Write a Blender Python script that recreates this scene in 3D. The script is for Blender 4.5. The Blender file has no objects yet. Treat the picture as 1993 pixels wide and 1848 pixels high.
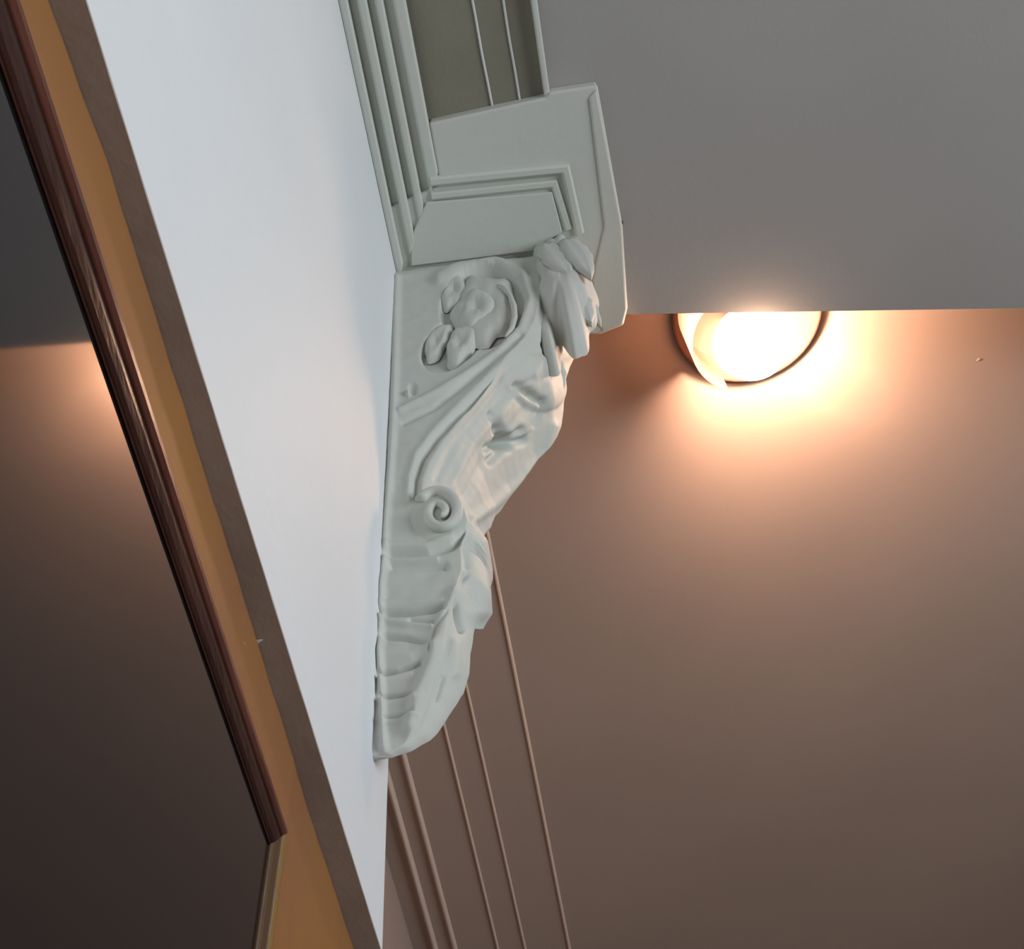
import bpy, bmesh, math, random
import numpy as np
from mathutils import Vector, Matrix, noise
scene = bpy.context.scene
C = scene.collection
random.seed(4)

# ------------------------------------------------------------------ camera
# world: X to the right of the hall, Y along the hall, Z up. Phone held close to the left wall, tipped up 60 degrees.
F = 2500.0; IW, IH = 1993, 1848
_Z = np.array([-176, 1464, 2500.]); _Z /= np.linalg.norm(_Z)
_Y = np.array([754, -4176, 2500.]); _Y -= _Y.dot(_Z) * _Z; _Y /= np.linalg.norm(_Y)
_X = -np.cross(_Y, _Z)   # camera axes (right, up, forward) are left-handed
MW = np.array([_X, _Y, _Z])
CAM = np.array([0, 0, 1.55])
cd = bpy.data.cameras.new('camera'); cam = bpy.data.objects.new('camera', cd); C.objects.link(cam)
cd.sensor_fit = 'HORIZONTAL'; cd.sensor_width = 36; cd.lens = F / IW * 36; cd.clip_start = 0.005
cam.matrix_world = Matrix.Translation(CAM.tolist()) @ Matrix(np.column_stack([MW[:, 0], MW[:, 1], -MW[:, 2]]).tolist()).to_4x4()
scene.camera = cam

def at(px, py, ax, val):
    """the point of the plane axis=val that the photograph shows at this pixel"""
    d = MW @ np.array([px - IW / 2, IH / 2 - py, F])
    return CAM + (val - CAM[ax]) / d[ax] * d
def proj(P):
    c = (np.asarray(P) - CAM) @ MW
    return np.stack([IW / 2 + F * c[..., 0] / c[..., 2], IH / 2 - F * c[..., 1] / c[..., 2]], -1)

# ------------------------------------------------------------------ world and daylight
w = bpy.data.worlds.new('world'); scene.world = w; w.use_nodes = True
w.node_tree.nodes['Background'].inputs[0].default_value = (0.72, 0.86, 1.0, 1)
w.node_tree.nodes['Background'].inputs[1].default_value = 1.0
def area(name, loc, target, sx, sy, power, col):
    l = bpy.data.lights.new(name, 'AREA'); l.shape = 'RECTANGLE'; l.size = sx; l.size_y = sy; l.energy = power; l.color = col
    o = bpy.data.objects.new(name, l); C.objects.link(o); o.location = loc
    o.rotation_euler = (Vector(target) - Vector(loc)).to_track_quat('-Z', 'Y').to_euler()
    return o
area('window_daylight', (1.645, -0.35, 1.72), (-0.3, 0.10, 1.95), 0.86, 1.16, 24, (0.87, 0.95, 1.0))
scene.view_settings.view_transform = 'Standard'; scene.view_settings.look = 'None'
scene.view_settings.gamma = 1; scene.view_settings.exposure = 0.0
scene.view_settings.use_curve_mapping = False

# ------------------------------------------------------------------ materials
def mat(name, col, rough=0.7, bump=0.0, scale=60, var=0.0, col2=None, vscale=6, spec=0.3, metal=0, stretch=None, coat=0):
    m = bpy.data.materials.new(name); m.use_nodes = True
    nt = m.node_tree; b = nt.nodes['Principled BSDF']
    b.inputs['Roughness'].default_value = rough; b.inputs['Specular IOR Level'].default_value = spec
    b.inputs['Metallic'].default_value = metal; b.inputs['Coat Weight'].default_value = coat
    tc = nt.nodes.new('ShaderNodeTexCoord'); src = tc.outputs['Object']
    if stretch:
        mp = nt.nodes.new('ShaderNodeMapping'); mp.inputs['Scale'].default_value = stretch
        nt.links.new(src, mp.inputs['Vector']); src = mp.outputs['Vector']
    if col2 is None: col2 = tuple(c * (1 - var) for c in col)
    n = nt.nodes.new('ShaderNodeTexNoise'); n.inputs['Scale'].default_value = vscale; n.inputs['Detail'].default_value = 5
    r = nt.nodes.new('ShaderNodeMix'); r.data_type = 'RGBA'
    mr = nt.nodes.new('ShaderNodeMapRange'); mr.inputs[1].default_value = 0.35; mr.inputs[2].default_value = 0.65
    nt.links.new(src, n.inputs['Vector']); nt.links.new(n.outputs['Fac'], mr.inputs[0]); nt.links.new(mr.outputs[0], r.inputs[0])
    r.inputs[6].default_value = (*col, 1); r.inputs[7].default_value = (*col2, 1)
    nt.links.new(r.outputs[2], b.inputs['Base Color'])
    if bump:
        n2 = nt.nodes.new('ShaderNodeTexNoise'); n2.inputs['Scale'].default_value = scale; n2.inputs['Detail'].default_value = 6
        bp = nt.nodes.new('ShaderNodeBump'); bp.inputs['Strength'].default_value = bump; bp.inputs['Distance'].default_value = 0.002
        nt.links.new(src, n2.inputs['Vector']); nt.links.new(n2.outputs['Fac'], bp.inputs['Height']); nt.links.new(bp.outputs[0], b.inputs['Normal'])
    return m
def emis(name, col, s):
    m = bpy.data.materials.new(name); m.use_nodes = True; b = m.node_tree.nodes['Principled BSDF']
    b.inputs['Base Color'].default_value = (*col, 1); b.inputs['Emission Color'].default_value = (*col, 1); b.inputs['Emission Strength'].default_value = s
    return m
M_white = mat('white_wall_paint', (0.80, 0.81, 0.82), 0.6, 0.25, 90, 0.03)
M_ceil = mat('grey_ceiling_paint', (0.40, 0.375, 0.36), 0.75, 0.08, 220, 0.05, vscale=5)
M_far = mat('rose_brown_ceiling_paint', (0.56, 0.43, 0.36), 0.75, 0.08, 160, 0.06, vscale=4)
M_plaster = mat('painted_plaster', (0.60, 0.62, 0.565), 0.6, 0.15, 130, col2=(0.61, 0.595, 0.55), vscale=9)
M_olive = mat('olive_panel_paint', (0.25, 0.235, 0.18), 0.75, 0.15, 200, 0.1, vscale=14)
M_ochre = mat('ochre_wall_paint', (0.32, 0.14, 0.042), 0.6, 0.2, 120, col2=(0.29, 0.125, 0.05), vscale=12)
M_taupe = mat('taupe_paint', (0.47, 0.405, 0.365), 0.75, 0.3, 70, 0.15, vscale=12)
M_wood = mat('mahogany', (0.13, 0.042, 0.026), 0.3, 0.2, 60, col2=(0.09, 0.028, 0.018), vscale=14, spec=0.3, stretch=(6, 1, 6))
M_wood2 = mat('dark_mahogany', (0.05, 0.018, 0.012), 0.3, 0.2, 60, col2=(0.03, 0.010, 0.008), vscale=14, spec=0.3, stretch=(6, 1, 6))
M_bead = mat('bead_paint', (0.66, 0.52, 0.44), 0.6)
M_wood_lit = mat('gold_lit_wood', (0.26, 0.15, 0.045), 0.4, 0.3, 60, col2=(0.25, 0.13, 0.03), vscale=14, spec=0.5, stretch=(6, 6, 1))  # golden light on the frame's far side rail, put into the wood colour
M_wood_lit2 = mat('dark_gold_lit_wood', (0.10, 0.05, 0.02), 0.4, 0.3, 60, spec=0.5)  # same golden light painted into that rail's darker inner slip
M_glass = mat('dark_picture_glass', (0.012, 0.010, 0.011), 0.05, 0.0, spec=0.5); M_glass.node_tree.nodes['Principled BSDF'].inputs['IOR'].default_value = 1.95
M_dish = mat('lamp_dish_enamel', (0.20, 0.10, 0.075), 0.6)
M_shade = mat('translucent_amber_shade', (0.5, 0.33, 0.26), 0.6)
_nt = M_shade.node_tree; _tr = _nt.nodes.new('ShaderNodeBsdfTranslucent'); _tr.inputs[0].default_value = (0.85, 0.74, 0.68, 1)
_mx = _nt.nodes.new('ShaderNodeMixShader'); _mx.inputs[0].default_value = 0.6
_nt.links.new(_nt.nodes['Principled BSDF'].outputs[0], _mx.inputs[1]); _nt.links.new(_tr.outputs[0], _mx.inputs[2]); _nt.links.new(_mx.outputs[0], _nt.nodes['Material Output'].inputs[0])
M_brass = mat('lamp_socket_metal', (0.4, 0.28, 0.15), 0.35, metal=1)
M_bulb = emis('lit_bulb_glass', (1.0, 0.64, 0.42), 45)
M_floor = mat('brown_floor', (0.16, 0.10, 0.06), 0.6, 0.2, 30, 0.2)
M_wallr = mat('beige_wall_paint', (0.45, 0.38, 0.33), 0.7, 0.2, 80, 0.05)
M_frame = mat('window_frame_paint', (0.7, 0.7, 0.68), 0.4)
M_dark = mat('dark_nail', (0.05, 0.04, 0.04), 0.5)
M_groove = mat('grime', (0.10, 0.09, 0.08), 0.9)

# ------------------------------------------------------------------ helpers
def mesh(name, V, Fc, m, parent=None, smooth=False, mods=()):
    me = bpy.data.meshes.new(name); me.from_pydata([tuple(map(float, v)) for v in V], [], [tuple(map(int, f)) for f in Fc]); me.update()
    bm = bmesh.new(); bm.from_mesh(me); bmesh.ops.recalc_face_normals(bm, faces=bm.faces); bm.to_mesh(me); bm.free()
    if smooth:
        me.polygons.foreach_set('use_smooth', [True] * len(me.polygons))
    me.materials.append(m); o = bpy.data.objects.new(name, me); C.objects.link(o)
    if parent:
        o.parent = parent; o.matrix_parent_inverse = parent.matrix_world.inverted()
    return o
def prism(poly, lo, hi, ax=2):
    """polygon (in the two other axes) extruded along ax"""
    n = len(poly); V = []
    for h in (lo, hi):
        for p in poly:
            q = list(p); q.insert(ax, h); V.append(q)
    Fc = [list(range(n))[::-1], list(range(n, 2 * n))] + [[i, (i + 1) % n, n + (i + 1) % n, n + i] for i in range(n)]
    return V, Fc
def box(x0, x1, y0, y1, z0, z1): return prism([(x0, y0), (x1, y0), (x1, y1), (x0, y1)], z0, z1)
def merge(*vf):
    V = []; Fc = []
    for v, f in vf:
        b = len(V); V += list(v); Fc += [[i + b for i in q] for q in f]
    return V, Fc
def struct(name, vf, m, parent=None, **k):
    o = mesh(name, *vf, m, parent, **k)
    if not parent: o['kind'] = 'structure'
    return o
def thing(name, label, cat, loc, group=None):
    o = bpy.data.objects.new(name, None); C.objects.link(o); o.location = loc; o['label'] = label; o['category'] = cat
    o.empty_display_size = 0.03
    if group: o['group'] = group
    bpy.context.view_layer.update(); return o
def sweep(path, prof, closed_prof=True, cap=True):
    """path: list of frames (origin, u, v); prof: list of (a,b)"""
    V = []; Fc = []; n = len(prof)
    for o, u, v in path:
        for a, b in prof: V.append(np.array(o) + a * np.array(u) + b * np.array(v))
    for i in range(len(path) - 1):
        for j in range(n if closed_prof else n - 1):
            k = (j + 1) % n; Fc.append([i * n + j, i * n + k, (i + 1) * n + k, (i + 1) * n + j])
    if cap and closed_prof: Fc += [list(range(n))[::-1], [(len(path) - 1) * n + j for j in range(n)]]
    return V, Fc
def tube(pts, r, n=8, rend=None):
    pts = [np.array(p, float) for p in pts]; path = []; V = []; Fc = []
    ref = np.array([0.13, 0.97, 0.2])
    for i, p in enumerate(pts):
        t = pts[min(i + 1, len(pts) - 1)] - pts[max(i - 1, 0)]; t /= np.linalg.norm(t)
        u = np.cross(t, ref); u /= np.linalg.norm(u); v = np.cross(t, u)
        rr = r if np.isscalar(r) else r[i]
        for k in range(n):
            a = 2 * math.pi * k / n; V.append(p + rr * (math.cos(a) * u + math.sin(a) * v))
    for i in range(len(pts) - 1):
        for k in range(n): Fc.append([i * n + k, i * n + (k + 1) % n, (i + 1) * n + (k + 1) % n, (i + 1) * n + k])
    Fc += [list(range(n)), [(len(pts) - 1) * n + k for k in range(n)][::-1]]
    return V, Fc
def lathe(prof, c, axis, n=48):
    """prof: (radius, height along axis)"""
    ax = np.array(axis, float); ax /= np.linalg.norm(ax); u = np.cross(ax, [0.3, 1, 0.1]); u /= np.linalg.norm(u); v = np.cross(ax, u)
    V = []; Fc = []; k = len(prof)
    for i in range(n):
        a = 2 * math.pi * i / n
        for r, h in prof: V.append(np.array(c) + h * ax + r * (math.cos(a) * u + math.sin(a) * v))
    for i in range(n):
        for j in range(k - 1): Fc.append([i * k + j, i * k + j + 1, ((i + 1) % n) * k + j + 1, ((i + 1) % n) * k + j])
    return V, Fc

# ------------------------------------------------------------------ the hall
ZC = 2.665          # grey ceiling
ZF = 2.775          # higher ceiling beyond its edge
ZS = 2.65           # underside of the plaster mouldings
XW = -0.1031        # face of the white upper wall
XO = -0.1140        # face of the ochre lower wall
ZL = 1.925          # lower edge of the white wall
YE = 0.4475         # far end of the left wall
XFW = -0.238 * (ZF - 1.55)   # wall beyond
ea = at(1220, 612, 2, ZC); eb = at(1993, 600, 2, ZC)
k_ = (eb[1] - ea[1]) / (eb[0] - ea[0])
edge_y = lambda x: ea[1] + k_ * (x - ea[0])
struct('floor', box(-0.4, 1.75, -2.2, 4.2, -0.05, 0), M_floor)
yl = edge_y(XW)
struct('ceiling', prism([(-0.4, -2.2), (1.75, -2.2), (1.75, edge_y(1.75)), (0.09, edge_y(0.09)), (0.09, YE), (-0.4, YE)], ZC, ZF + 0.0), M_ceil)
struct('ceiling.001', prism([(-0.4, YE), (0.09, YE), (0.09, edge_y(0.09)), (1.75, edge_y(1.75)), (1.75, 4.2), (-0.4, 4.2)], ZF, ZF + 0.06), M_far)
struct('wall_left', box(XFW, XW, -2.2, YE, ZL, ZC), M_white)
struct('wall_left_lower', box(XFW, XO, -2.2, YE, 0, ZL - 0.0015), M_ochre)
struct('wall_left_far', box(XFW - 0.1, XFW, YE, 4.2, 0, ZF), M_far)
struct('wall_back', box(-0.4, 1.75, -2.3, -2.2, 0, ZC), M_wallr)
struct('wall_front', box(-0.4, 1.75, 4.2, 4.3, 0, ZF), M_wallr)
# right wall with the window that lets the daylight in
wy0, wy1, wz0, wz1 = -0.85, 0.15, 1.05, 2.35
struct('wall_right', merge(box(1.65, 1.75, -2.2, wy0, 0, ZC), box(1.65, 1.75, wy1, 4.2, 0, ZC), box(1.65, 1.75, wy0, wy1, 0, wz0), box(1.65, 1.75, wy0, wy1, wz1, ZC)), M_wallr)
wn = struct('window_1', merge(box(1.64, 1.70, wy0, wy0 + .05, wz0, wz1), box(1.64, 1.70, wy1 - .05, wy1, wz0, wz1), box(1.64, 1.70, wy0, wy1, wz0, wz0 + .05), box(1.64, 1.70, wy0, wy1, wz1 - .05, wz1), box(1.66, 1.69, -.365, -.335, wz0, wz1)), M_frame)

# underside of the white wall: a narrow, slightly wavy taupe strip
ys = np.linspace(-0.3, YE, 160)
tl = [(-60, -400), (95, 0), (215, 330), (330, 700), (440, 1050), (545, 1390), (574, 1480), (585, 1560), (615, 1640), (650, 1730), (663, 1800), (690, 1848)]
tp = [at(*p, 2, ZL) for p in tl]; tx = np.interp(ys, [p[1] for p in tp], [p[0] for p in tp])
def loft(prof_at):
    V = []; Fc = []
    for i, y in enumerate(ys): V += [(x, y, z) for x, z in prof_at(i)]
    n = len(V) // len(ys)
    for i in range(len(ys) - 1):
        for j in range(n): Fc.append([i * n + j, i * n + (j + 1) % n, i * n + n + (j + 1) % n, i * n + n + j])
    return V, Fc + [list(range(n)), list(range(len(V) - n, len(V)))]
nz = [noise.noise(Vector((y * 60, 3, 1))) * .0004 for y in ys]
struct('trim_1', loft(lambda i: [(XW + .0002, ZL + .0012), (XW + .0002 + nz[i] * .4, ZL - .0002), (XO - .001, ZL - .0002), (XO - .001, ZL + .0012)]), M_taupe)
struct('trim_10', loft(lambda i: [(max(tx[i], XO + .0002) + nz[i], ZL - .0004), (max(tx[i], XO + .0002) + nz[i] * .6, ZL - .004), (XO + .0001, ZL - .3), (XO - .001, ZL - .3), (XO - .001, ZL - .0004)]), M_ochre)

# beads running along the far ceiling beside the wall
def bead(x, y0, y1, wd, h):
    prof = [(-wd, .001), (-wd, -h * .3), (-wd * .5, -h * .9), (0, -h), (wd * .5, -h * .9), (wd, -h * .3), (wd, .001)]
    return sweep([((x, y, ZF), (1, 0, 0), (0, 0, 1)) for y in (y0, y1)], prof)
dz = ZF - 1.55
for i, (r, wd, h) in enumerate([(-.0621, .0022, .0025), (-.1122, .0018, .0025), (-.143, .0018, .003), (-.191, .0035, .006), (-.213, .004, .009)]):
    struct('trim_%d' % (i + 2), bead(r * dz, YE + .002, 4.19, wd, h), M_bead, smooth=True)

# ------------------------------------------------------------------ moulded frame round the dark ceiling panel
ZP = ZC - 0.0015
pan = struct('trim_7', box(-0.06, 0.056, -0.6, 0.292, ZP, ZC + .001), M_olive)
# left rail: stepped mouldings, each run ends on its own mitre
def run(x0, x1, yend0, yend1, z0, z1=ZC, y0=-0.6):
    return prism([(x0, y0), (x1, y0), (x1, yend1), (x0, yend0)], z0, z1)
def ridge(xa, xb, ya, yb, zt, zb, y0=-0.6):
    """soft half-round bead on the rail"""
    pts = []; n = 6
    V = []; Fc = []
    for (y, k) in ((y0, 0), (None, 1)):
        for j in range(n + 1):
            t = j / n; x = xa + (xb - xa) * t; yy = y0 if k == 0 else ya + (yb - ya) * t
            V.append((x, yy, zt - (zt - zb) * math.sin(math.pi * t)))
    for j in range(n): Fc.append([j, j + 1, n + 2 + j, n + 1 + j])
    return V, Fc
rail = merge(run(XW, -0.0495, .408, .345, ZS + .0045),
             run(XW, -0.0955, .43, .41, ZS - .006),
             run(-0.0885, -0.0805, .405, .392, ZS - .004),
             run(-0.0745, -0.0675, .385, .372, ZS - .003),
             run(-0.0600, -0.0495, .352, .335, ZS - .003))
o = mesh('trim_8', *rail, M_plaster); o['kind'] = 'structure'
bv = o.modifiers.new('b', 'BEVEL'); bv.width = .0022; bv.segments = 3
o = mesh('trim_9', *merge(run(0.0515, 0.0565, .29, .29, ZS + .003)), M_plaster); o['kind'] = 'structure'
bv = o.modifiers.new('b', 'BEVEL'); bv.width = .0015; bv.segments = 3
for i, (x, x2) in enumerate(((.0037, .0062), (.0290, .0305))):
    pts = [(x + (x2 - x) * t + .0003 * math.sin(t * 37 + i), -0.6 + .892 * t if False else .19 + .103 * t, ZP - .0008) for t in np.linspace(-7.5, 1, 60)]
    pts = [(x + (x2 - x) * max(t, -1) + .0002 * math.sin(t * 9 + i), .19 + .103 * t, ZP - .0006) for t in np.linspace(-7.5, 1, 90)]
    c_ = mesh('thin_cable', *tube(pts, .0011, 8), M_frame, smooth=True)
    c_['label'] = ['thin white cable on the olive panel, the one nearer its middle', 'thin white cable on the olive panel, the one nearer its right edge'][i]
    c_['category'] = 'cable'; c_['group'] = 'thin cables on the olive panel'

# ------------------------------------------------------------------ the corbel
Y0 = 0.4135
cb = thing('corbel', 'carved white plaster corbel with scroll, rosette and leaf at the end of the white wall', 'corbel', (XW, Y0, 2.03))
# abacus: flat plate with an L-shaped moulding
a0 = at(835, 240, 2, ZS); a1 = at(1062, 190, 2, ZS); a2 = at(1070, 180, 2, ZS); a3 = at(1163, 166, 2, ZS)
a4 = at(1212, 440, 2, ZS); a5 = at(1222, 600, 2, ZS); a6 = at(1214, 634, 2, ZS); a7 = at(1168, 652, 2, ZS); a8 = at(1150, 600, 2, ZS)
pl = [tuple(p[:2]) for p in (a0, a1, a2, a3, a4, a5, a6, a7)] + [(0.03, 0.505), (XW, 0.495), (XW, 0.36), (-0.05, 0.345)]
ab = mesh('abacus', *prism(pl, ZS, ZC), M_plaster, cb)
bv = ab.modifiers.new('b', 'BEVEL'); bv.width = .0022; bv.segments = 3
def Lstrip(pts, wd, z0):
    """flat mouldings along pixel polyline of the plate, mitred"""
    P = [at(*p, 2, ZS)[:2] for p in pts]; fr = []
    for i, p in enumerate(P):
        d1 = P[i] - P[i - 1] if i else P[1] - P[0]; d2 = P[i + 1] - P[i] if i < len(P) - 1 else d1
        d1 = d1 / np.linalg.norm(d1); d2 = d2 / np.linalg.norm(d2); n1 = np.array([-d1[1], d1[0]]); n2 = np.array([-d2[1], d2[0]])
        m = n1 + n2; m /= np.linalg.norm(m); m /= max(.4, m.dot(n1)); fr.append(((p[0], p[1], ZS), (m[0], m[1], 0), (0, 0, 1)))
    prof = [(-wd, .001), (-wd, z0 * .6), (-wd * .5, z0), (wd * .5, z0), (wd, z0 * .6), (wd, .001)]
    return sweep(fr, prof)
mesh('abacus_moulding', *merge(Lstrip([(838, 352), (1100, 327), (1128, 452)], .0042, -.0055)), M_plaster, ab)
mesh('abacus_moulding', *merge(Lstrip([(840, 381), (1078, 357), (1106, 445)], .0035, -.0035)), M_plaster, ab)
IN = [at(*p, 2, ZS) for p in [(830, 392), (1074, 372), (1094, 450), (1040, 486), (800, 516), (800, 460)]]
o = mesh('abacus_inner_field', *prism([tuple(p[:2]) for p in IN], ZS - .0035, ZS + .001), M_plaster, ab)
bv = o.modifiers.new('b', 'BEVEL'); bv.width = .001; bv.segments = 2
# the raised right border of the plate
IN = [at(*p, 2, ZS) for p in [(1146, 190), (1160, 172), (1210, 440), (1219, 600), (1212, 630), (1172, 645), (1152, 545), (1176, 440)]]
o = mesh('abacus_border', *prism([tuple(p[:2]) for p in IN], ZS - .002, ZS + .001), M_plaster, ab)
bv = o.modifiers.new('b', 'BEVEL'); bv.width = .0015; bv.segments = 2

near = [(1040, 478), (1050, 530), (1052, 570), (1042, 620), (1020, 660), (985, 700), (935, 768), (893, 820), (858, 862), (836, 900), (824, 930), (820, 953),
        (850, 960), (885, 972), (903, 992), (909, 1015), (903, 1040), (895, 1056), (896, 1080), (897, 1110), (890, 1150), (878, 1180), (870, 1220),
        (864, 1260), (852, 1300), (838, 1340), (826, 1380), (812, 1420), (785, 1450), (752, 1468)]
NP = np.array([at(*p, 1, Y0) for p in near]); npy = np.array([p[1] for p in near], float)
rows = np.unique(np.concatenate([np.linspace(478, 1468, 400), np.linspace(950, 1060, 120)]))
def interp(x, xp, fp):
    return np.interp(x, xp, fp)
PX = interp(rows, npy, NP[:, 0]); PZ = interp(rows, npy, NP[:, 2])
ker = np.array([1, 2, 3, 2, 1.]); ker /= ker.sum()
PXs = np.convolve(np.pad(PX, 2, 'edge'), ker, 'valid')
WD = interp(rows, [478, 800, 930, 985, 1060, 1140, 1168, 1300, 1400, 1468], [.095, .086, .060, .040, .035, .033, .022, .020, .011, .003])
BU = interp(rows, [478, 530, 560, 620, 660, 700, 768, 820, 862, 940, 958, 1000, 1060, 1110, 1150, 1168, 1190, 1300, 1400, 1468], [.030, .014, .008, .010, .014, .010, .008, .012, .022, .024, .012, .009, .010, .012, .008, .008, .009, .010, .006, .002])

def segd(P, a, b):
    a = np.array(a, float); b = np.array(b, float); d = b - a
    t = np.clip(((P - a) @ d) / d.dot(d), 0, 1)
    q = a + t[..., None] * d
    return np.hypot(P[..., 0] - q[..., 0], P[..., 1] - q[..., 1]), t
def polyd(P, pts):
    r = None; tt = None; n = len(pts) - 1
    for i in range(n):
        d, t = segd(P, pts[i], pts[i + 1]); T = (i + t) / n
        if r is None: r, tt = d, T
        else: tt = np.where(d < r, T, tt); r = np.minimum(d, r)
    return r, tt
def line(P, pts, wd, h, taper=0.0):
    d, t = polyd(P, pts); k = 1 - taper * t
    return h * k * np.exp(-(d / (wd * np.maximum(k, .2))) ** 2)
def blob(P, c, rx, ry, ang, h, p=2.0):
    a = math.radians(ang); dx = P[..., 0] - c[0]; dy = P[..., 1] - c[1]
    u = (dx * math.cos(a) + dy * math.sin(a)) / rx; v = (-dx * math.sin(a) + dy * math.cos(a)) / ry
    r2 = u * u + v * v
    return h * np.sqrt(np.clip(1 - r2, 0, 1)) if p == 1 else h * np.clip(1 - r2, 0, 1) ** (p / 2)
def spiral(c, r0, r1, turns, a0, n=60):
    return [(c[0] + (r0 + (r1 - r0) * i / n) * math.cos(a0 + turns * 2 * math.pi * i / n), c[1] + (r0 + (r1 - r0) * i / n) * math.sin(a0 + turns * 2 * math.pi * i / n)) for i in range(n + 1)]
MM = .001
def side_relief(P):
    h = np.zeros(P.shape[:-1])
    # cove under the plate
    h += line(P, [(775, 506), (1042, 477)], 14, -10 * MM)
    h += line(P, [(778, 540), (870, 528), (1000, 512), (1050, 505)], 9, 2 * MM)
    # sunk eye of the upper scroll with its rim
    eye = [(905, 632, 82, 78, -35)]
    d = np.maximum(blob(P, (938, 600), 84, 78, -30, 1, 1), blob(P, (880, 668), 72, 44, -38, 1, 1))
    h += -6.5 * MM * np.clip(d * 2.6, 0, 1)
    h += line(P, [(855, 545), (900, 522), (965, 512), (1018, 535), (1033, 585), (1015, 640), (965, 692), (900, 735), (840, 770), (778, 800)], 11, 4.5 * MM, .45)
    h += line(P, [(1012, 655), (960, 700), (895, 755), (845, 792), (785, 822)], 6, -2.5 * MM)
    # band that fans out between the two scroll lines, groove, inner ridge
    h += line(P, [(1024, 668), (968, 720), (905, 782), (850, 840), (815, 885), (800, 930), (797, 975)], 11, 2.2 * MM)
    h += line(P, [(1012, 690), (955, 745), (900, 798), (850, 850), (822, 890), (809, 930), (806, 965)], 7, -5 * MM)
    h += line(P, [(772, 545), (769, 700), (764, 850), (750, 1050), (741, 1200), (740, 1300), (748, 1460)], 7, 3 * MM)
    # small chips
    h += blob(P, (803, 758), 11, 14, 0, -2.5 * MM) + blob(P, (795, 766), 5, 8, 0, 3 * MM)
    # lower volute roll
    d = np.hypot(P[..., 0] - 856, (P[..., 1] - 1000))
    h += 4 * MM * np.clip(1 - (d / 58) ** 2, 0, 1)
    # acanthus ribs below
    h += line(P, [(752, 1078), (835, 1077), (880, 1062), (905, 1042)], 7, -4.5 * MM) + line(P, [(755, 1062), (830, 1062), (880, 1047)], 6, 1.5 * MM)
    h += line(P, [(752, 1091), (850, 1088)], 5, 1.8 * MM) + line(P, [(762, 1102), (865, 1103)], 7, -3 * MM)
    h += line(P, [(745, 1150), (830, 1150), (885, 1140)], 22, 2.5 * MM)
    h += line(P, [(738, 1194), (800, 1193), (862, 1186)], 5, -5 * MM) + line(P, [(738, 1180), (860, 1174)], 7, 1.5 * MM)
    h += line(P, [(740, 1208), (790, 1218), (840, 1222)], 5, 2.5 * MM) + line(P, [(745, 1238), (790, 1243), (836, 1256)], 6, -4 * MM, .3)
    h += line(P, [(800, 1210), (842, 1213)], 5, -2.5 * MM)
    h += line(P, [(742, 1275), (800, 1278), (840, 1262)], 16, 2.5 * MM)
    h += line(P, [(738, 1313), (775, 1309), (818, 1293)], 5.5, -6.5 * MM, .4) + line(P, [(742, 1327), (800, 1315)], 6, 2 * MM)
    h += line(P, [(742, 1357), (803, 1351)], 4.5, -4 * MM, .3) + line(P, [(745, 1370), (805, 1364)], 7, 1.5 * MM)
    h += line(P, [(752, 1396), (802, 1392)], 5, -2.8 * MM) + line(P, [(745, 1408), (820, 1402)], 4, 1.8 * MM)
    # stem of the leaf between ribs and front
    h += line(P, [(892, 1165), (868, 1200), (856, 1250), (838, 1305), (818, 1350), (800, 1420)], 16, 4 * MM)
    h += line(P, [(880, 1185), (850, 1230), (838, 1275)], 4, -1.5 * MM)
    return h
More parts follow.
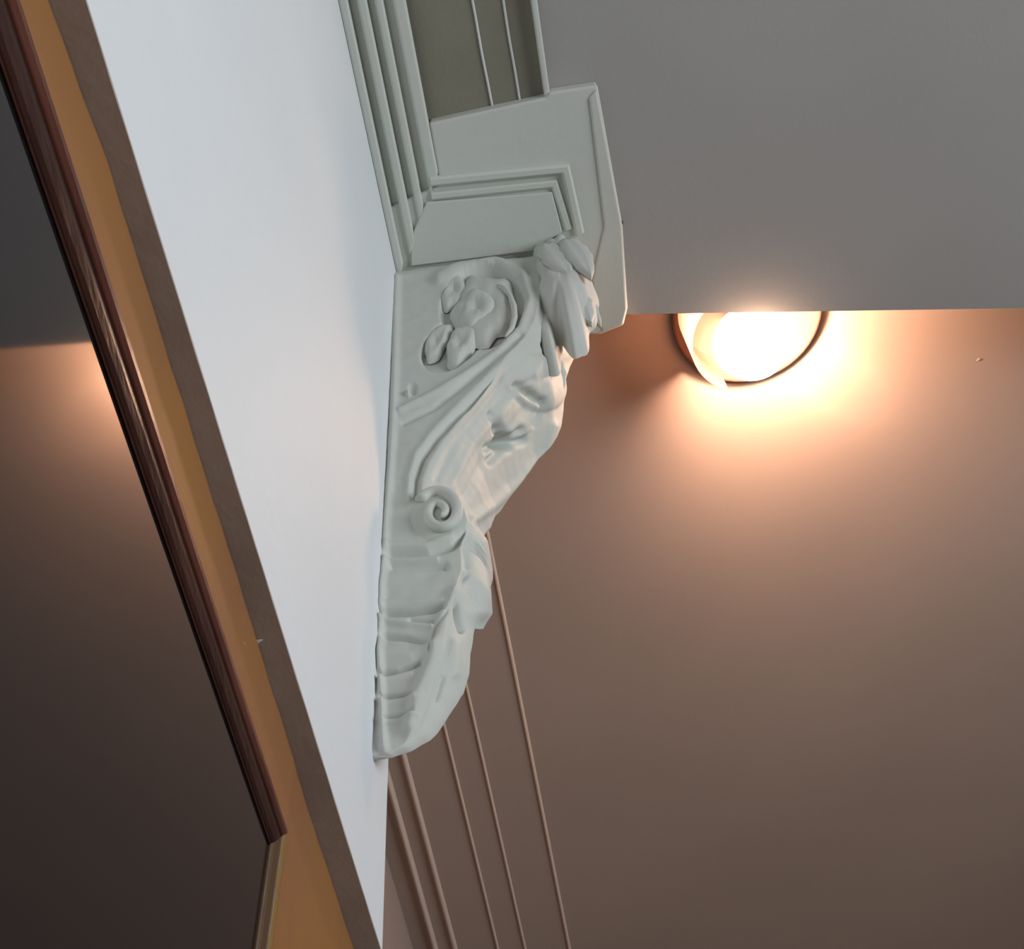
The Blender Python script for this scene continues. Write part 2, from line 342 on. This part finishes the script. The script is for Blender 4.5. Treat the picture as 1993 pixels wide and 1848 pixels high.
def front_relief(P):
    h = np.zeros(P.shape[:-1])
    # long soft flutes that follow the scroll
    for k, a in ((0, -2.2), (1, 1.6), (2, -1.4)):
        o_ = 28 * k
        h += line(P, [(1010 + o_, 700 + o_ * .4), (950 + o_, 780 + o_ * .5), (890 + o_, 850 + o_ * .6), (850 + o_, 930 + o_ * .6)], 9, a * MM)
    # turned-over leaf tip on the front
    h += blob(P, (1040, 745), 66, 52, 35, 6 * MM, 1)
    h += blob(P, (1000, 812), 50, 42, -40, 3.5 * MM, 1)
    h += line(P, [(998, 752), (1020, 768), (1046, 782)], 6, -7 * MM)
    h += line(P, [(1050, 790), (1046, 812), (1038, 826)], 5, -4 * MM)
    h += line(P, [(955, 808), (965, 838)], 6, -3.5 * MM) + line(P, [(1004, 752), (1022, 738)], 5, -2 * MM)
    # star shaped hollow
    for a, b in (((950, 872), (1018, 858)), ((968, 835), (992, 872)), ((956, 898), (992, 862)), ((985, 862), (1008, 838))):
        h += line(P, [a, b], 7, -5.0 * MM)
    h += blob(P, (981, 860), 22, 18, -20, -6 * MM, 1)
    # rim along the far edge
    h += line(P, [(1078, 830), (1060, 880), (1020, 930), (960, 985), (925, 1010)], 10, 2.5 * MM)
    # folds of the big upper leaf
    h += line(P, [(1050, 545), (1072, 562), (1085, 590)], 8, -7 * MM) + line(P, [(1040, 530), (1075, 530), (1095, 560)], 8, 4 * MM)
    h += line(P, [(1110, 555), (1118, 585)], 9, -7 * MM) + line(P, [(1105, 600), (1130, 590), (1148, 570)], 7, 4.5 * MM)
    h += line(P, [(1112, 618), (1145, 612), (1152, 640)], 6, -5 * MM) + line(P, [(1060, 620), (1075, 660), (1100, 690)], 14, 4.5 * MM)
    h += line(P, [(1055, 672), (1078, 690), (1092, 720)], 5, -4 * MM) + line(P, [(1095, 640), (1104, 675)], 5, -4 * MM)
    h += line(P, [(1065, 480), (1100, 470), (1130, 500)], 13, 3 * MM) + line(P, [(1046, 640), (1048, 700)], 8, 2 * MM)
    # roll beneath the volute and leaf below it
    h += line(P, [(905, 1120), (880, 1150), (890, 1195), (900, 1225)], 6, -6 * MM)
    h += line(P, [(930, 1060), (938, 1130), (935, 1190)], 18, 3.5 * MM) + line(P, [(900, 1075), (905, 1100)], 8, -3 * MM)
    h += line(P, [(885, 1255), (885, 1310)], 12, 2 * MM) + line(P, [(862, 1320), (850, 1360)], 6, -2 * MM)
    return h
nr = len(rows); NS = 110; NF = 64; NB = 8
V = np.zeros((nr, NS + NF + NB + 1, 3))
zc = PZ
for i in range(nr):
    xs = XW + (PXs[i] - XW) * (np.linspace(0, 1, NS))
    V[i, :NS, 0] = xs; V[i, :NS, 1] = Y0; V[i, :NS, 2] = zc[i]
    v = np.linspace(0, 1, NF + 1)[1:]
    V[i, NS:NS + NF, 0] = PXs[i] + BU[i] * np.sin(np.pi / 2 * v ** .8)
    V[i, NS:NS + NF, 1] = Y0 + WD[i] * v
    V[i, NS:NS + NF, 2] = zc[i]
    e = V[i, NS + NF - 1, 0]; t = np.linspace(0, 1, NB + 2)[1:]
    V[i, NS + NF:, 0] = np.append(e + (XW - e) * t[:-1], XW)[:NB + 1]; V[i, NS + NF:, 1] = Y0 + WD[i]; V[i, NS + NF:, 2] = zc[i]
# relief
S = V[:, :NS]; hs = side_relief(proj(S))
fade = np.minimum(1, np.linspace(0, 1, NS) * 30)
hs += np.array([[noise.noise(Vector(p) * 45) * .0007 + noise.noise(Vector(p) * 120) * .0004 for p in r_] for r_ in S])
Fr = V[:, NS:NS + NF]
du = np.gradient(Fr, axis=0); dv = np.gradient(Fr, axis=1); N = np.cross(dv, du); N /= np.linalg.norm(N, axis=-1, keepdims=True) + 1e-12
N *= np.sign(N[..., 0:1] + 1e-9)
hf = front_relief(proj(Fr))
hf += np.array([[noise.noise(Vector(p) * 45) * .0006 + noise.noise(Vector(p) * 110) * .0003 for p in r_] for r_ in Fr])
# shared border: blend side relief to zero displacement jump
S[..., 1] -= hs
bl = np.minimum(1, np.linspace(0, 1, NF) * 9)
Fr += N * (hf * bl)[..., None]
# ragged lobes at the outer ends of the leaf
nc = V.shape[1]; VV = V.reshape(-1, 3)
Fc = [[i * nc + j, i * nc + j + 1, (i + 1) * nc + j + 1, (i + 1) * nc + j] for i in range(nr - 1) for j in range(nc - 1)]
Fc.append(list(range(nc))[::-1]); Fc.append([(nr - 1) * nc + j for j in range(nc)])
Fc += [[i * nc, (i + 1) * nc, (i + 1) * nc + nc - 1, i * nc + nc - 1] for i in range(nr - 1)]
body = mesh('scroll_body', VV, Fc, M_plaster, cb, smooth=True)

# lower volute: a coil of plaster on the roll
sp = spiral((856, 998), 44, 6, 1.6, -2.6)
mesh('volute', *tube([at(*p, 1, Y0 - .003 - .003 * i / 60) for i, p in enumerate(sp)], [.0042 - .002 * i / 60 for i in range(61)], 10), M_plaster, cb, smooth=True)

# rosette petals in the eye of the upper scroll
def petal(c, rx, ry, ang, hgt, cup=.35, lobes=3, seed=0, y=Y0 + .005, n=20, m=40, drop=0.):
    V = []; Fc = []; a = math.radians(ang)
    for i in range(n + 1):
        r = i / n
        for j in range(m):
            th = 2 * math.pi * j / m
            k = 1 + .10 * math.sin(lobes * th + seed) + .04 * math.sin((lobes * 2 + 1) * th + seed * 2)
            u = r * rx * k * math.cos(th); v_ = r * ry * k * math.sin(th)
            px = c[0] + u * math.cos(a) - v_ * math.sin(a); py = c[1] + u * math.sin(a) + v_ * math.cos(a)
            hh = hgt * ((1 - r ** 5) * (1 - cup + cup * math.sin(math.pi * min(1, r * 1.02) * .62) * 1.6)) - hgt * .15 * math.exp(-(r * math.sin(th) * 5) ** 2) * (r < .85)
            p = at(px, py, 1, y); hh -= drop * r ** 4; V.append((p[0], y - hh - .0008 * noise.noise(Vector((px * .05, py * .05, seed))), p[2]))
    for i in range(n):
        for j in range(m): Fc.append([i * m + j, i * m + (j + 1) % m, (i + 1) * m + (j + 1) % m, (i + 1) * m + j])
    return V, Fc
def skirt(vf, m, depth):
    V, Fc = vf; V = list(V); b = len(V) - m; k = len(V)
    for j in range(m): V.append((V[b + j][0], V[b + j][1] + depth, V[b + j][2]))
    return V, Fc + [[b + j, b + (j + 1) % m, k + (j + 1) % m, k + j] for j in range(m)]
ro = mesh('rosette', *petal((944, 606), 62, 70, 18, .0070, .30, 5, 1.0), M_plaster, cb, smooth=True)
for c, rx, ry, ang, hg, sd in (((884, 572), 22, 38, 25, .0060, 2), ((898, 678), 26, 46, 28, .0070, 4), ((852, 670), 20, 42, 30, .0055, 5), ((930, 612), 34, 46, 30, .0088, 3)):
    mesh('petal', *petal(c, rx, ry, ang, hg, .25, 3, sd), M_plaster, ro, smooth=True)
mesh('petal', *tube([at(*p, 1, Y0 - .0022) for p in ((968, 556), (982, 562), (993, 576), (1000, 596), (1002, 618), (996, 640), (984, 656))], [.0012, .0026, .0020, .0026, .0024, .0022, .001], 10), M_plaster, ro, smooth=True)
# leaf lobes that curl out under the plate at the outer top corner
mesh('leaf', *petal((1092, 545), 60, 100, -14, .016, .05, 5, .6, .418, 26, 80, .022), M_plaster, cb, smooth=True)
mesh('leaf', *petal((1056, 625), 30, 62, -18, .010, .05, 3, 2.6, .430, 22, 60, .020), M_plaster, cb, smooth=True)

def lobe(base, tip, wd, lift, parent, curl=.012, th=.0035, n=16, m=9):
    b = np.array(base); t = np.array(tip); L = t - b; out = np.array([.18, -.5, -.84]); out -= out.dot(L) * L / L.dot(L); out /= np.linalg.norm(out)
    s = np.cross(L, out); s /= np.linalg.norm(s); V = []; Fc = []
    for side in (1, 0):
        for i in range(n + 1):
            u = i / n; wv = wd * (math.sin(math.pi * min(1, .18 + u * .84)) ** .7) * (1 - .12 * math.sin(u * 12) ** 2)
            for j in range(m):
                v_ = (j / (m - 1) - .5) * 2
                q = b + L * u + s * wv * v_ + out * (lift * math.sin(math.pi * u) + curl * u * u - .25 * wd * v_ * v_ - .1 * wd * math.exp(-(v_ * 5) ** 2) - side * 0) - out * (th * (1 - side))
                V.append(q)
    k = (n + 1) * m
    for i in range(n):
        for j in range(m - 1):
            a = i * m + j; Fc += [[a, a + 1, a + m + 1, a + m], [k + a, k + a + m, k + a + m + 1, k + a + 1]]
    ring = [j for j in range(m)] + [i * m + m - 1 for i in range(1, n + 1)] + [n * m + j for j in range(m - 2, -1, -1)] + [i * m for i in range(n - 1, 0, -1)]
    for a, c_ in zip(ring, ring[1:] + ring[:1]): Fc.append([a, c_, k + c_, k + a])
    return V, Fc
for (bp, by), (tp_, ty), wd, lf in (
        (((1066, 470), .400), ((1112, 560), .415), .015, .006),
        (((1105, 462), .398), ((1150, 560), .415), .012, .006),
        (((1098, 560), .415), ((1152, 645), .440), .013, .007),
        (((1060, 560), .420), ((1095, 650), .440), .013, .006),
        (((1085, 610), .430), ((1118, 690), .460), .011, .006),
        (((1040, 640), .430), ((1078, 735), .470), .012, .005),
        (((1132, 560), .425), ((1168, 652), .455), .006, .004),
        (((1070, 690), .460), ((1090, 770), .490), .010, .003)):
    mesh('leaf', *lobe(at(bp[0], bp[1], 1, by), at(tp_[0], tp_[1], 1, ty), wd, lf, cb), M_plaster, cb, smooth=True)

# ------------------------------------------------------------------ the framed picture on the left wall
# it hangs loose: leaning forward 2.7 degrees at the top and swung 6 degrees out at the near end
la, lb = math.radians(-3.8), math.radians(6)
gn = np.array([math.cos(la) * math.cos(lb), math.sin(lb), math.sin(la) * math.cos(lb)]); gn /= np.linalg.norm(gn)
G0 = at(562, 1620, 0, -.0965)
def on_glass(px, py, off=0.):
    d = MW @ np.array([px - IW / 2, IH / 2 - py, F]); q = G0 + gn * off
    return CAM + ((q - CAM) @ gn) / (d @ gn) * d
pc = on_glass(556, 1614); pt = on_glass(34, 0)
pic = thing('framed_picture', 'large dark glazed picture in a mahogany frame on the ochre wall', 'picture', (XO, pc[1] - .15, pc[2] - .25))
dt = (pt - pc); dt /= np.linalg.norm(dt)       # along the top edge, towards the camera
ds = np.cross(gn, dt); ds = -ds if ds[2] > 0 else ds    # down the side
WL, HL = 0.38, 0.25
outer = [(0, -.005), (0, -.0005), (.0008, -.0012), (.0016, .0010), (.0034, .0028), (.0058, .0030), (.0074, .0018), (.0078, .0012), (.0078, -.005)]
inner = [(.0078, -.005), (.0078, .0010), (.0084, .0017), (.0090, .0010), (.0112, .0009), (.0145, .0000), (.0158, -.0012), (.0163, -.0022), (.0168, -.0014), (.0174, -.0018), (.0174, -.005)]
outer = [(a * .72, b * .5) for a, b in outer]; inner = [(a * .72, b * .5) for a, b in inner]
def rail_(p0, p1, inn, ms, lab=None):
    """one frame rail, mitred at both ends; inn points to the glass"""
    d = (p1 - p0) / np.linalg.norm(p1 - p0); root = None
    for prof, m, nm in ((outer, ms[0], 'frame_rail'), (inner, ms[1], 'inner_slip')):
        V = []; n = len(prof)
        for p, e in ((p0, 1), (p1, -1)):
            for a, b in prof: V.append(p + inn * a + d * (a * e) + gn * b)
        Fc = [[j, (j + 1) % n, n + (j + 1) % n, n + j] for j in range(n)] + [list(range(n))[::-1], list(range(n, 2 * n))]
        o = mesh(nm, V, Fc, m, root or pic); root = root or o
    if lab: root['label'] = lab
c0 = pc; c1 = c0 + dt * WL; c2 = c1 + ds * HL; c3 = c0 + ds * HL
rail_(c0, c1, ds, (M_wood, M_wood2)); rail_(c1, c2, -dt, (M_wood, M_wood2)); rail_(c2, c3, -ds, (M_wood, M_wood2))
rail_(c3, c0, dt, (M_wood_lit, M_wood_lit2), 'gold-lit side rail of the frame')
g = [c0 + (dt + ds) * .0121, c1 + (-dt + ds) * .0121, c2 - (dt + ds) * .0121, c3 + (dt - ds) * .0121]
mesh('picture_glass', *(lambda q: (q + [p - gn * .002 for p in q], [[0, 1, 2, 3], [7, 6, 5, 4], [0, 4, 5, 1], [1, 5, 6, 2], [2, 6, 7, 3], [3, 7, 4, 0]]))([np.array(p) - gn * .0014 for p in g]), M_glass, pic)

# ------------------------------------------------------------------ ceiling lamp beyond the edge
LC = at(1455, 612, 2, ZF - .012)
lamp = thing('ceiling_lamp', 'round ceiling lamp with a glowing warm bulb half hidden by the grey ceiling edge', 'lamp', (LC[0], LC[1], ZF))
R_ = abs(at(1603, 640, 2, ZF - .012)[0] - at(1308, 640, 2, ZF - .012)[0]) / 2
mesh('lamp_dish', *lathe([(0, .0), (R_ * .92, .0), (R_ * .97, .002), (R_, .006), (R_, .012), (R_ * .95, .013), (R_ * .9, .009), (0, .008)][::1], (LC[0], LC[1], ZF), (0, 0, -1)), M_dish, lamp, smooth=True)
zb = 2.682
B = at(1462, 668, 2, zb)
hold = np.array([LC[0], LC[1], ZF - .01])
mesh('lamp_socket', *tube([hold, (hold * .5 + B * .5), B + (hold - B) * .3], [.014, .014, .012], 20), M_brass, lamp, smooth=True)
def sphere(c, r, n=24, m=32):
    V = []; Fc = []
    for i in range(n + 1):
        for j in range(m):
            a = math.pi * i / n; b = 2 * math.pi * j / m; V.append((c[0] + r * math.sin(a) * math.cos(b), c[1] + r * math.sin(a) * math.sin(b), c[2] + r * math.cos(a)))
    for i in range(n):
        for j in range(m): Fc.append([i * m + j, i * m + (j + 1) % m, (i + 1) * m + (j + 1) % m, (i + 1) * m + j])
    return V, Fc
def shield():
    # curved metal shield that keeps the light off the corbel side of the ceiling
    d = at(1272, 962, 2, ZF) - np.array([B[0], B[1], ZF]); a0 = math.atan2(d[1], d[0]); r = .056; V = []; Fc = []; n = 30
    angs = [a0 + (math.pi * .95) * i / n for i in range(n + 1)]
    for rr in (r, r + .002):
        for a in angs:
            for z in (ZF - .001, ZF - .05, zb + .008): V.append((B[0] + rr * math.cos(a), B[1] + rr * math.sin(a), z))
    k = (n + 1) * 3
    for i in range(n):
        for j in range(2):
            a = i * 3 + j; Fc += [[a, a + 1, a + 4, a + 3], [k + a, k + a + 3, k + a + 4, k + a + 1]]
        Fc += [[i * 3 + 2, k + i * 3 + 2, k + i * 3 + 5, i * 3 + 5], [i * 3, i * 3 + 3, k + i * 3 + 3, k + i * 3]]
    for i in (0, n): Fc += [[i * 3, k + i * 3, k + i * 3 + 1, i * 3 + 1], [i * 3 + 1, k + i * 3 + 1, k + i * 3 + 2, i * 3 + 2]]
    return V, Fc
mesh('shade', *shield(), M_shade, lamp, smooth=False)
bulb = mesh('bulb', *sphere(B, .037), M_bulb, lamp, smooth=True)

sl = bpy.data.lights.new('bulb_light', 'SPOT'); sl.energy = 6.0; sl.color = (1.0, 0.60, 0.40); sl.spot_size = math.radians(165); sl.spot_blend = 0.5; sl.shadow_soft_size = 0.012
so = bpy.data.objects.new('bulb_light', sl); C.objects.link(so); so.location = (B[0] + .022, B[1] + .022, B[2] + .022)
so.rotation_euler = Vector((.45, .45, 1)).to_track_quat('-Z', 'Y').to_euler()

# small things on the surfaces
p = at(1206, 428, 2, ZC)
nl = mesh('nail', *lathe([(0, 0), (.0012, 0), (.0012, .006), (.0022, .0065), (.0022, .008), (0, .008)], p, (0, 0, -1), 12), M_dark)
nl['label'] = 'small dark nail in the grey ceiling beside the corbel plate'; nl['category'] = 'nail'

def chip(c, n, r, m, name, par):
    u = np.cross(n, [.2, .9, .3]); u /= np.linalg.norm(u); v = np.cross(n, u); V = [c + np.array(n) * r * .25]; k = 14
    for rr, h in ((.5, .2), (1, 0)):
        for i in range(k):
            a = 2 * math.pi * i / k; q = r * rr * (1 + .3 * math.sin(3 * a + r * 900)); V.append(c + q * (math.cos(a) * u + .55 * math.sin(a) * v) + np.array(n) * r * h)
    Fc = [[0, 1 + i, 1 + (i + 1) % k] for i in range(k)] + [[1 + i, 1 + k + i, 1 + k + (i + 1) % k, 1 + (i + 1) % k] for i in range(k)]
    return mesh(name, V, Fc, m, par, smooth=True)
chip(at(502, 1249, 2, ZL - .0003), np.array([0, 0, -1.]), .0016, M_white, 'paint_chip', bpy.data.objects['trim_1'])
chip(at(474, 1253, 0, XO + .0012), np.array([1., 0, 0]), .0018, M_taupe, 'paint_chip', bpy.data.objects['trim_10'])
chip(at(1906, 700, 2, ZF), np.array([0, 0, -1.]), .0035, M_far, 'plaster_bump', bpy.data.objects['ceiling.001'])
